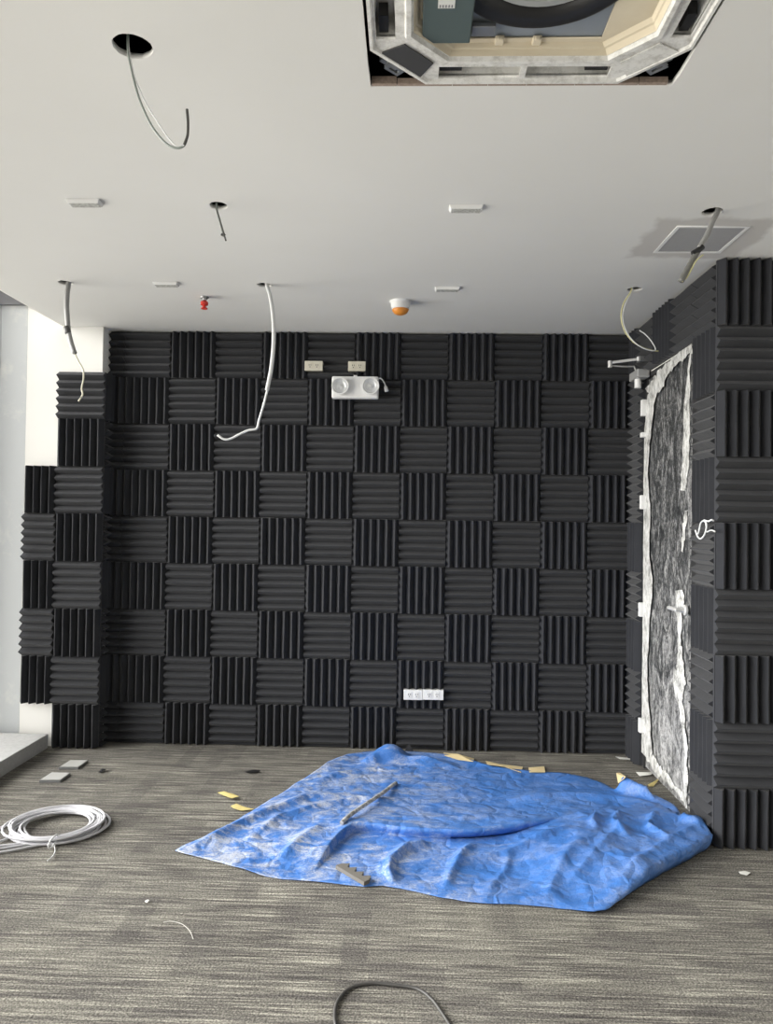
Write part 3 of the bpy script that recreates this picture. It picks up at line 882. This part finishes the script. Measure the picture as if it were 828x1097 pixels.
# wire tangle on the foam beside the door
XW = RX-.053
w = [P(u, v_, 0, XW) for u, v_ in ((757, 566), (755.5, 558.5), (751, 560), (748.5, 570), (746.5, 572), (745, 568), (747.5, 575), (751, 577), (755, 572), (757, 562), (754, 557.5), (759, 558.5), (762, 557))]
w.append(w[-1]+Vector((.012, 0, -.004)))
o = MB().tube(spline(w, 8), .0042, 8).tube(spline([P(u, v_, 0, XW) for u, v_ in ((757, 570), (762, 568), (766, 569.5))], 6), .0035, 8).build('wire_tangle', M_wire_w, smooth=True)
o.data.update()
tag(o, 'small white wire loop sticking out of the foam beside the door', 'wire')

# ------------------------------------------------------------------ blue tarpaulin
def fl(u, v_): 
    q = P(u, v_, 2, 0); return np.array((q.x, q.y))
def fpoly(pts): return np.array([fl(*q) for q in pts])
def seg_dist(X, Y, poly):
    """distance to a polyline, arc fraction and side"""
    best = np.full(X.shape, 1e9); frac = np.zeros(X.shape); side = np.zeros(X.shape)
    Ls = np.linalg.norm(np.diff(poly, axis=0), axis=1); cum = np.concatenate(([0], np.cumsum(Ls))); T = cum[-1]
    for i in range(len(poly)-1):
        a, d = poly[i], poly[i+1]-poly[i]; L2 = (d**2).sum()
        tt = np.clip(((X-a[0])*d[0]+(Y-a[1])*d[1])/L2, 0, 1)
        qx, qy = X-a[0]-tt*d[0], Y-a[1]-tt*d[1]
        dist = np.hypot(qx, qy); mk = dist < best
        best = np.where(mk, dist, best); frac = np.where(mk, (cum[i]+tt*Ls[i])/T, frac)
        side = np.where(mk, np.sign(d[0]*qy-d[1]*qx), side)
    return best, frac, side
def sm(x): x = np.clip(x, 0, 1); return x*x*(3-2*x)

OUT = [(187, 913), (215, 899), (245, 884), (278, 865), (305, 849), (330, 832), (352, 819), (372, 812), (388, 810), (404, 808), (420, 808), (438, 809), (458, 810), (478, 812), (500, 817),
       (524, 823), (548, 827), (575, 829), (602, 831), (628, 834), (646, 840), (658, 846), (664, 846), (690, 852), (712, 861), (733, 871), (748, 882), (759, 893), (765, 903), (767, 910), (752, 921), (732, 931),
       (708, 945), (686, 958), (664, 972), (650, 980), (636, 981), (622, 979), (600, 975), (578, 972), (552, 970), (524, 969), (498, 967), (470, 962), (448, 957), (428, 953), (410, 950),
       (390, 951), (368, 949), (345, 946), (320, 944), (300, 943), (276, 938), (255, 931), (236, 925), (214, 920), (200, 917)]
outl = fpoly(OUT)
dens = []
for i in range(len(outl)):
    a, b = outl[i], outl[(i+1) % len(outl)]; n_ = max(2, int(np.linalg.norm(b-a)/.02))
    for k in range(n_):
        q = a+(b-a)*k/n_; q = q+.005*np.array((noise.noise((q[0]*14, q[1]*14, 2)), noise.noise((q[0]*14, q[1]*14, 9))))
        dens.append(q)
dens = np.array(dens)
x0, y0 = dens.min(0); x1, y1 = dens.max(0)
GS = .0115
gx, gy = np.meshgrid(np.arange(x0, x1, GS), np.arange(y0, y1, GS))
gx = gx.ravel(); gy = gy.ravel()
rng = np.random.default_rng(3)
gx = gx+rng.uniform(-.003, .003, gx.shape); gy = gy+rng.uniform(-.003, .003, gy.shape)
ins = np.zeros(gx.shape, bool)
j = len(dens)-1
for i in range(len(dens)):
    xi, yi = dens[i]; xj, yj = dens[j]
    cond = ((yi > gy) != (yj > gy)) & (gx < (xj-xi)*(gy-yi)/(yj-yi+1e-12)+xi)
    ins ^= cond; j = i
closed = np.vstack((dens, dens[:1]))
de, _, _ = seg_dist(gx, gy, closed)
CRS = fpoly([(338, 936), (350, 920), (362, 905), (377, 894), (400, 893), (440, 897), (500, 898), (555, 893), (610, 884), (660, 879), (722, 878)])
CRS = np.array([(q.x, q.y) for q in spline([Vector((a, b, 0)) for a, b in CRS], 6)])
dcr, _, _ = seg_dist(gx, gy, CRS)
ok = ins & (de > .006) & (dcr > .017)
pts2 = [Vector((float(a), float(b))) for a, b in dens]+[Vector((float(a), float(b))) for a, b in zip(gx[ok], gy[ok])]
seglen = np.concatenate(([0], np.cumsum(np.linalg.norm(np.diff(CRS, axis=0), axis=1))))
for q_ in np.arange(.004, seglen[-1]-.004, .007):
    i = min(np.searchsorted(seglen, q_)-1, len(CRS)-2); i = max(i, 0)
    dvec = CRS[i+1]-CRS[i]; L_ = np.linalg.norm(dvec); dvec = dvec/L_; pos_ = CRS[i]+dvec*(q_-seglen[i]); nrm = np.array((-dvec[1], dvec[0]))
    for off in (-.012, -.007, -.003, .001, .005, .009, .0135):
        pts2.append(Vector(tuple(float(x_) for x_ in pos_+nrm*off)))
nb = len(dens)
vo, eo, fo, *_ = delaunay_2d_cdt(pts2, [(i, (i+1) % nb) for i in range(nb)], [], 1, 1e-6)
X = np.array([q.x for q in vo]); Y = np.array([q.y for q in vo])
edge, _, _ = seg_dist(X, Y, closed)
Z = np.zeros(X.shape)
# main fold: the sheet behind lies over the sheet in front
d, fr2, sd = seg_dist(X, Y, CRS)
sdist = d*sd
hstep = np.interp(fr2, [0, .08, .2, .6, .85, 1], [.0, .030, .045, .055, .05, .012])
near = d < 1.0
step_w = sm((sdist+.004)/.014)
taper = np.exp(-np.maximum(0, sdist-.01)/.20)
Z += np.where(sdist > -.02, hstep*step_w*taper, 0)
ov = np.interp(fr2, [0, .12, .25, .45, .85, 1], [0, .004, .018, .045, .045, .0])
fold_shift = ov*np.exp(-((sdist-.0055)/np.where(sdist > .0055, .03, .0055))**2)
quiet = np.where((sdist < 0) & (fr2 > .15) & (fr2 < .74), sm((-sdist-.02)/.09), 1.0)
# soft rise where the front sheet comes out from below the fold
def ridge(pts, h, w, asym=1.0, e0=.25):
    global Z
    d, f_, s_ = seg_dist(X, Y, fpoly(pts))
    ww = np.where(s_ > 0, w*asym, w)
    env = np.minimum(sm(f_/e0+.15), sm((1-f_)/e0+.15))
    Z = Z+h*env*quiet*np.exp(-(np.sqrt((d/ww)**2+.05)-.2236)*1.5)*sm((5*ww-d)/(2*ww))
def lump(u, v_, r, h, ry=None):
    global Z
    q = fl(u, v_); ry = ry or r
    Z = Z+h*quiet*np.exp(-(((X-q[0])/r)**2+((Y-q[1])/ry)**2)**1.3)
ridge([(200, 912), (240, 895), (290, 872), (330, 858), (372, 855)], .028, .035, 1.6)
ridge([(262, 905), (300, 880), (340, 868), (385, 860), (430, 862)], .022, .03, 1.5)
ridge([(300, 925), (322, 905), (345, 890)], .02, .04)
ridge([(330, 845), (360, 832), (400, 826), (450, 826)], .018, .05)
ridge([(425, 954), (417, 940), (420, 925), (436, 912), (470, 903)], .034, .016, 3.0)
ridge([(476, 955), (486, 935), (500, 915), (510, 903)], .022, .016, 2.5)
ridge([(430, 930), (500, 918), (560, 912), (615, 902)], .018, .035)
ridge([(540, 880), (480, 884), (420, 884)], .012, .04)
ridge([(540, 862), (600, 858), (660, 862), (720, 872)], .03, .06)
ridge([(585, 968), (597, 945), (612, 925), (640, 915)], .025, .03, 2)
# taut slope from the bunched back of the front sheet down to its front edge
dF, _, _ = seg_dist(X, Y, fpoly([(410, 950), (470, 962), (524, 969), (578, 972), (636, 981)]))
tent = .066*np.minimum(1, dF/.38)**1.1*sm((X-.38)/.50)*sm(-sdist/.03)
Z = Z+tent
ridge([(650, 966), (680, 946), (706, 926), (740, 907), (757, 899)], .018, .028)
ridge([(605, 958), (630, 938), (655, 915), (668, 900)], .016, .020, 2.2)
ridge([(640, 889), (634, 899), (640, 908)], .030, .016, 1.8)
ridge([(664, 886), (656, 900), (672, 916)], .030, .016, 2)
ridge([(700, 890), (694, 906), (718, 920)], .026, .016, 2)
ridge([(728, 886), (733, 898), (750, 904)], .022, .020)
ridge([(470, 930), (540, 920), (610, 903)], .020, .018, 2.2)
ridge([(520, 960), (540, 938), (548, 918)], .014, .016, 2)
lump(712, 893, .09, .025, .06); lump(746, 899, .055, .022, .07)
lump(417, 814, .10, .085, .08); lump(455, 820, .09, .025, .08); lump(398, 818, .05, .03, .05)
ridge([(372, 822), (410, 818), (450, 818), (500, 826)], .022, .035)
# wrinkles
wr = np.array([.55*(.5-abs(noise.noise((a*3.2, b*4.2, .7)))) + .42*(.5-abs(noise.noise((a*7.5+2, b*8.5, 3.7)))) + .26*(.5-abs(noise.noise((a*16, b*15+4, 6.7)))) + .10*noise.noise((a*34, b*34, 8)) for a, b in zip(X, Y)])
rgt = sm((X-.1)/.8)*sm((3.75-Y)/.4)
# sharp creases: folded planes in wandering directions
crn = random.Random(21)
WX = X+.10*np.array([noise.noise((a*2.1, b*2.1, 31)) for a, b in zip(X, Y)]); WY = Y+.10*np.array([noise.noise((a*2.1, b*2.1, 47)) for a, b in zip(X, Y)])
crm = np.zeros(X.shape); amp_m = np.array([.5+.9*noise.noise((a*1.9, b*1.9, 61)) for a, b in zip(X, Y)]).clip(.1, 1.2)
for k_ in range(7):
    th = crn.uniform(0, PI); fq = crn.uniform(3.0, 8.5)
    ph = (WX*math.cos(th)+WY*math.sin(th))*fq+crn.uniform(0, 1)
    tri = np.abs((ph % 1)-.5)*2
    crm += np.maximum(0, tri-.45)*(4.5/fq)
crm = crm/7
Z += crm*amp_m*(.018+.040*rgt)*np.clip(.3+.7*quiet, 0, 1)
Z += (wr-.25)*(.015+.010*rgt)*np.clip(.4+.6*quiet, 0, 1)*np.where(np.abs(sdist) < .02, .4, 1)
Z = np.maximum(Z, 0)
# the edges settle on the floor; the right-hand edge drops steeply
lift = np.array([max(0, noise.noise((a*5, b*5, 11)))*.012 for a, b in zip(X, Y)])
dR, _, _ = seg_dist(X, Y, fpoly([(632, 983), (664, 972), (708, 945), (752, 921), (767, 910), (762, 897)]))
steep = np.exp(-(dR/.10)**2)
Z += .006*steep*sm((X-.78)/.25)
settle = sm(edge/.05+.04)*(1-steep)+sm(edge/.026)*steep
Z = Z*settle+lift*np.exp(-edge/.03)
FL = fpoly([(668, 851), (700, 859), (736, 876)]); dfl, ffl, _ = seg_dist(X, Y, FL)
Z += .085*(1-ffl)**.8*np.exp(-(dfl/.026)**2)
back = sm((Y-4.2)/.4)
Z = Z+.02*back*np.exp(-edge/.05)
Z += .004
Yn = Y-fold_shift
# the right-hand edge bulges out over its own hem
e0_, e1_ = fl(640, 980), fl(764, 911); ed_ = (e1_-e0_)/np.linalg.norm(e1_-e0_); no_ = np.array((ed_[1], -ed_[0]))
if no_[0] < 0: no_ = -no_
bul = steep*(.020*np.exp(-((edge-.024)/.014)**2)-.030*np.exp(-(edge/.010)**2))
X = X+bul*no_[0]; Yn = Yn+bul*no_[1]
Yn = np.minimum(Yn, BY-.062)
X = np.where(Yn > PY-.058, np.minimum(X, RX-.060), X)
Z = np.where((X > RX-.14) & (Yn > PY+.1), np.minimum(Z, .03), Z)
mb = MB(); mb.add([(float(a), float(b), float(c_)) for a, b, c_ in zip(X, Yn, Z)], [tuple(f_) for f_ in fo])
tarp = mb.build('tarpaulin', M_tarp, smooth=True)
tarp.modifiers.new('thickness', 'SOLIDIFY').thickness = .0008
tag(tarp, 'crumpled blue tarpaulin with white dust spread on the carpet', 'tarp')
from mathutils.kdtree import KDTree
kd = KDTree(len(X))
for i in range(len(X)): kd.insert((float(X[i]), float(Yn[i]), 0), i)
kd.balance()
def ground(x, y, tol=.02):
    """highest cloth height near a point, else the floor"""
    r_ = kd.find_range((x, y, 0), tol)
    return max([float(Z[i]) for _, i, _ in r_]+[0.0])
def onto(u, v_):
    """where the line of sight through a pixel meets the cloth"""
    best = P(u, v_, 2, 0)
    for i in range(40, -1, -1):
        z = i*.005; q = P(u, v_, 2, z)
        if ground(q.x, q.y, .015) >= z: return q
    return best

# ------------------------------------------------------------------ things lying on the tarp and floor
a, b = onto(424, 841), onto(368, 884)
pp = [a.lerp(b, k/10) for k in range(11)]
up_ = max(ground(q.x, q.y, .02)-q.z for q in pp[1:-1])
pp = [Vector((q.x+.010*math.sin(k*.5), q.y, q.z+max(0, up_)*.8*math.sin(PI*k/10)**.5+.011)) for k, q in enumerate(pp)]
o = MB().tube(spline(pp, 4), .010, 12).build('pipe', M_pipe, smooth=True, autos=.9)
tag(o, 'thin grey pipe offcut lying on the blue tarpaulin', 'pipe')
# foam offcut with four teeth
a, b = onto(364, 931), onto(392, 949)
dv = (b-a); dv.z = 0; L = dv.length*1.08; dv.normalize(); nv_ = Vector((-dv.y, dv.x, 0))
z0 = max(ground(a.x, a.y, .03), ground(b.x, b.y, .03), ground((a.x+b.x)/2, (a.y+b.y)/2, .03))+.002
outl2 = [(0, -.022), (L, -.022)]
for k in range(4):
    xb = L*(1-k/4); outl2 += [(xb-L*.015, .006), (xb-L*.125, .034), (xb-L*.235, .006)]
outl2 = [Vector((a.x, a.y, 0))+dv*x_+nv_*y_ for x_, y_ in outl2]
o = MB().loft([[q+Vector((0, 0, z0)) for q in outl2], [q+Vector((0, 0, z0+.016)) for q in outl2]]).build('foam_offcut', M_scrap)
tag(o, 'small toothed grey foam offcut at the front edge of the blue tarpaulin', 'foam scrap')

def flake(name, pts, material, label, cat, group=None, z=None, curl=.006, thick=.0012, seed=0, on_tarp=False):
    """a small bent sheet from a pixel outline"""
    q = [(onto(u, v_) if on_tarp else P(u, v_, 2, .002)) for u, v_ in pts]
    rnd = random.Random(seed)
    ctr = sum(q, Vector())/len(q)
    vs = []
    for p_ in q:
        zb = ground(p_.x, p_.y, .02) if on_tarp else 0
        vs.append(Vector((p_.x, p_.y, max(p_.z, zb)+.003+rnd.uniform(0, curl))))
    cz = max(max((ground(ctr.x, ctr.y, .03) if on_tarp else 0), ctr.z)+.003, sum(v_.z for v_ in vs)/len(vs))
    n_ = len(vs); al = vs+[Vector((ctr.x, ctr.y, cz+curl*.5))]
    o = MB().add(al, [(i, (i+1) % n_, n_) for i in range(n_)]).build(name, material)
    o.modifiers.new('thickness', 'SOLIDIFY').thickness = thick
    return tag(o, label, cat, group)
gt = 'tape scraps along the tarpaulin'
flake('tape_scrap', [(475, 807), (488, 809), (508, 814), (507, 818.5), (490, 815), (476, 812)], M_tan, 'tan tape strip on the far tarpaulin edge, leftmost of four', 'tape', gt, on_tarp=True, seed=1)
flake('tape_scrap', [(520, 816.5), (535, 820), (560, 822), (558, 828.5), (540, 824), (522, 821)], M_tan, 'tan tape strip on the far tarpaulin edge, second from left', 'tape', gt, on_tarp=True, seed=2)
flake('tape_scrap', [(566, 823), (583, 822), (584, 829), (567, 829)], M_tan, 'short square tan tape piece behind the tarpaulin, third from left', 'tape', gt, on_tarp=True, seed=3)
flake('tape_scrap', [(660, 829), (664, 828.5), (670, 835), (669, 843), (662, 842)], M_tan, 'pale tan tape piece standing on the tarpaulin near the door, rightmost', 'tape', gt, on_tarp=True, seed=4, curl=.012)
gy_ = 'yellow scraps on the carpet'
flake('paper_scrap', [(233, 851), (240, 850), (250, 853), (256, 856), (248, 857.5), (240, 855)], M_yel, 'curled yellow paper scrap on carpet left of tarpaulin, farther one', 'scrap', gy_, seed=5, curl=.012)
flake('paper_scrap', [(247, 866), (253, 863.5), (263, 866.5), (272, 868), (258, 869), (250, 868)], M_yel, 'yellow paper scrap touching the left tarpaulin edge', 'scrap', gy_, seed=6, curl=.012)
gw = 'white scraps on the carpet'
flake('paper_scrap', [(659, 811), (668, 812.5), (684, 812), (682, 814.5), (664, 814)], M_wpaper, 'thin white strip on carpet in the back right corner', 'scrap', gw, seed=7, curl=.004)
flake('paper_scrap', [(681, 828), (690, 830), (701, 827.5), (697, 832), (685, 832)], M_wpaper, 'white curled film scrap on carpet at the foot of the door', 'scrap', gw, seed=8, curl=.012)
flake('paper_scrap', [(694, 842), (700, 839), (705, 835), (706, 837), (700, 843), (695, 844)], M_yel, 'pale yellow scrap between the tarpaulin and the door', 'scrap', None, seed=9, curl=.012)
flake('paper_scrap', [(791, 935), (798, 934), (804, 936), (800, 938.5), (793, 937.5)], M_wpaper, 'small white scrap on carpet before the right pillar', 'scrap', gw, seed=10, curl=.004)
flake('paper_scrap', [(155, 966.5), (158, 965), (160, 966), (158, 968), (156, 968)], M_wpaper, 'tiny white scrap on the carpet below the cable coil', 'scrap', gw, seed=11, curl=.004)
flake('foam_scrap', [(262, 828), (270, 826), (279, 826.5), (277, 828), (268, 829)], M_black, 'small black scrap on carpet behind the tarpaulin', 'scrap', 'black scraps on the carpet', seed=12, curl=.008)
flake('foam_scrap', [(105, 828), (109, 825), (114, 825), (112, 827), (108, 828.5)], M_black, 'small black scrap on carpet near the floor plates', 'scrap', 'black scraps on the carpet', seed=13, curl=.008)
# dark foam wedge sticking up behind the tarp
q = P(438, 803, 1, BY-.085)
vs = [(q.x-.03, q.y-.02, .003), (q.x+.035, q.y-.02, .003), (q.x+.03, q.y+.02, .003), (q.x-.025, q.y+.02, .003), (q.x-.002, q.y, .055)]
o = MB().add(vs, [(0, 1, 2, 3), (0, 1, 4), (1, 2, 4), (2, 3, 4), (3, 0, 4)]).build('foam_offcut', M_foam)
tag(o, 'small pointed grey foam wedge standing between the tarpaulin and back wall', 'foam scrap')

# floor plates
for (pts, lab) in (([(63, 822), (84, 822), (94.5, 814.5), (75, 814.5)], 'square metal floor plate on the carpet, nearer the left pier'),
                   ([(42, 836), (65, 836), (75.5, 828), (55, 827.5)], 'square metal floor plate on the carpet, nearer the cable coil')):
    q = [P(u, v_, 2, .012) for u, v_ in pts]
    ctr = sum(q, Vector())/4
    e = empty('floor_plate', (ctr.x, ctr.y, 0), lab, 'floor plate', 'floor plates by the left pier')
    lo = [Vector((p_.x, p_.y, .0005)) for p_ in q]; hi = [ctr+(p_-ctr)*.99 for p_ in q]
    MB().loft([lo, hi]).build('rim', M_dullsteel, e)
    l2 = [ctr+(p_-ctr)*.93+Vector((0, 0, .0005)) for p_ in q]
    MB().loft([l2, [p_+Vector((0, 0, .002)) for p_ in l2]]).build('lid', M_plate, e)

# cable coil
q = P(60.5, 888, 2, 0); ra = (P(112, 886, 2, 0)-P(10, 888, 2, 0)).length/2
e = empty('cable_coil', (q.x, q.y, 0), 'coil of pale grey cable lying on the carpet at left', 'cable')
rnd = random.Random(5)
pts = []
NL = 13; N = 28
ox = oy = 0; tx = ty = rr = 0
for k in range(NL*N+1):
    if k % N == 0:
        ntx, nty, nr = rnd.uniform(-.026, .026), rnd.uniform(-.020, .020), rnd.uniform(-.050, .016)
        otx, oty, orr = (tx, ty, rr); tx, ty, rr = ntx, nty, nr; lay = rnd.uniform(.006, .034)
        if k == 0: otx, oty, orr, olay = tx, ty, rr, lay
        else: olay = nlay
        nlay = lay
    f_ = (k % N)/N; f2 = f_*f_*(3-2*f_)
    a_ = 2*PI*k/N - 1.9
    R = ra*.93+orr+(rr-orr)*f2
    tight = 1-.6*math.exp(-((math.sin((a_+PI/2)/2))/.28)**2)
    R2 = ra*.90+(R-ra*.90)*tight
    z = (olay+(nlay-olay)*f2)
    pts.append((q.x+(otx+(tx-otx)*f2)*tight+R2*math.cos(a_), q.y+(oty+(ty-oty)*f2)*tight+R2*.93*math.sin(a_), z))
MB().tube(pts, .0058, 7).build('cable', M_cable, e, smooth=True)
w = [P(u, v_, 2, .012) for u, v_ in ((100, 871), (110, 871), (117, 876), (117, 882), (111, 888), (100, 894), (80, 900))]
MB().tube(spline(w, 8), .0055, 7).build('loose_loop', M_cable, e, smooth=True)
for n_, w in enumerate(([(60, 899), (40, 901), (20, 904), (0, 906), (-20, 908)], [(55, 903), (38, 906), (18, 910), (0, 913), (-20, 915)], [(58, 901), (36, 903.5), (15, 907), (-20, 912)],
                        [(14, 893), (12, 888), (9, 884.5), (3, 885.5), (-4, 890)], [(13, 890), (10, 896), (4, 900), (-6, 903)])):
    MB().tube(spline([P(u, v_, 2, .008) for u, v_ in w], 8), .0055, 7).build('cable_tail', M_cable, e, smooth=True)
a_ = P(57, 904, 2, .03)
MB().tube([a_+Vector((.006*math.sin(k/12*2*PI)*.6-.01, .045*math.cos(k/12*2*PI)+.02, .014+.022*math.sin(k/12*2*PI)-.018+.006)) for k in range(13)], .004, 7).build('cable_tie', M_wire_w, e, smooth=True)
MB().tube(spline([P(u, v_, 2, .01) for u, v_ in ((58, 905), (59, 912), (56, 918), (51, 922))], 6), .0028, 6).build('tie_tail', M_wire_w, e, smooth=True)

# dark cable at the bottom of the frame
w = [(366, 1125), (361, 1105), (358.5, 1088), (362, 1072), (374, 1059), (396, 1053.5), (420, 1055), (446, 1059), (462, 1070), (474, 1086), (484, 1102), (494, 1120)]
o = MB().tube(spline([P(u, v_, 2, .006) for u, v_ in w], 10), .0052, 8).build('floor_cable', M_cablek, smooth=True)
tag(o, 'loop of dark cable on the carpet at the bottom of the photo', 'cable')
w = [(175, 988), (184, 987), (195, 990), (203, 997), (207, 1006)]
o = MB().tube(spline([P(u, v_, 2, .003) for u, v_ in w], 8), .0009, 6).build('thread', M_wpaper, smooth=True)
tag(o, 'thin pale thread curving on the open carpet', 'thread')

# ------------------------------------------------------------------ light
wd = bpy.data.worlds.new('daylight'); SC.world = wd; wd.use_nodes = True
wt = wd.node_tree
bg = wt.nodes['Background']
tc = wt.nodes.new('ShaderNodeTexCoord'); sp_ = wt.nodes.new('ShaderNodeSeparateXYZ'); rp = wt.nodes.new('ShaderNodeValToRGB'); mr_ = wt.nodes.new('ShaderNodeMapRange')
wt.links.new(tc.outputs['Generated'], sp_.inputs[0]); wt.links.new(sp_.outputs[2], mr_.inputs[0])
mr_.inputs[1].default_value = -1; mr_.inputs[2].default_value = 1
wt.links.new(mr_.outputs[0], rp.inputs[0]); wt.links.new(rp.outputs[0], bg.inputs[0])
el_ = rp.color_ramp.elements; el_[0].position = .44; el_[0].color = (.40, .385, .35, 1); el_[1].position = .54; el_[1].color = (1.0, .985, .95, 1)
bg.inputs[1].default_value = 14.5
def portal(name, loc, rot, sx_, sy_):
    L = bpy.data.lights.new(name, 'AREA'); L.shape = 'RECTANGLE'; L.size = sx_; L.size_y = sy_
    L.cycles.is_portal = True
    o = bpy.data.objects.new(name, L); COL.objects.link(o); o.location = loc; o.rotation_euler = rot
    return o
portal('window_portal', (XL-.10, (YB+4.6)/2, ZT/2), (0, -PI/2, 0), ZT, 4.6-YB)

SC.view_settings.view_transform = 'Standard'
SC.view_settings.look = 'None'
SC.view_settings.gamma = 1
SC.view_settings.exposure = 0.0
SC.view_settings.use_curve_mapping = False
SC.cycles.use_denoising = True
SC.cycles.max_bounces = 10
SC.cycles.diffuse_bounces = 6
SC.cycles.transparent_max_bounces = 12
SC.cycles.caustics_reflective = False
SC.cycles.caustics_refractive = False
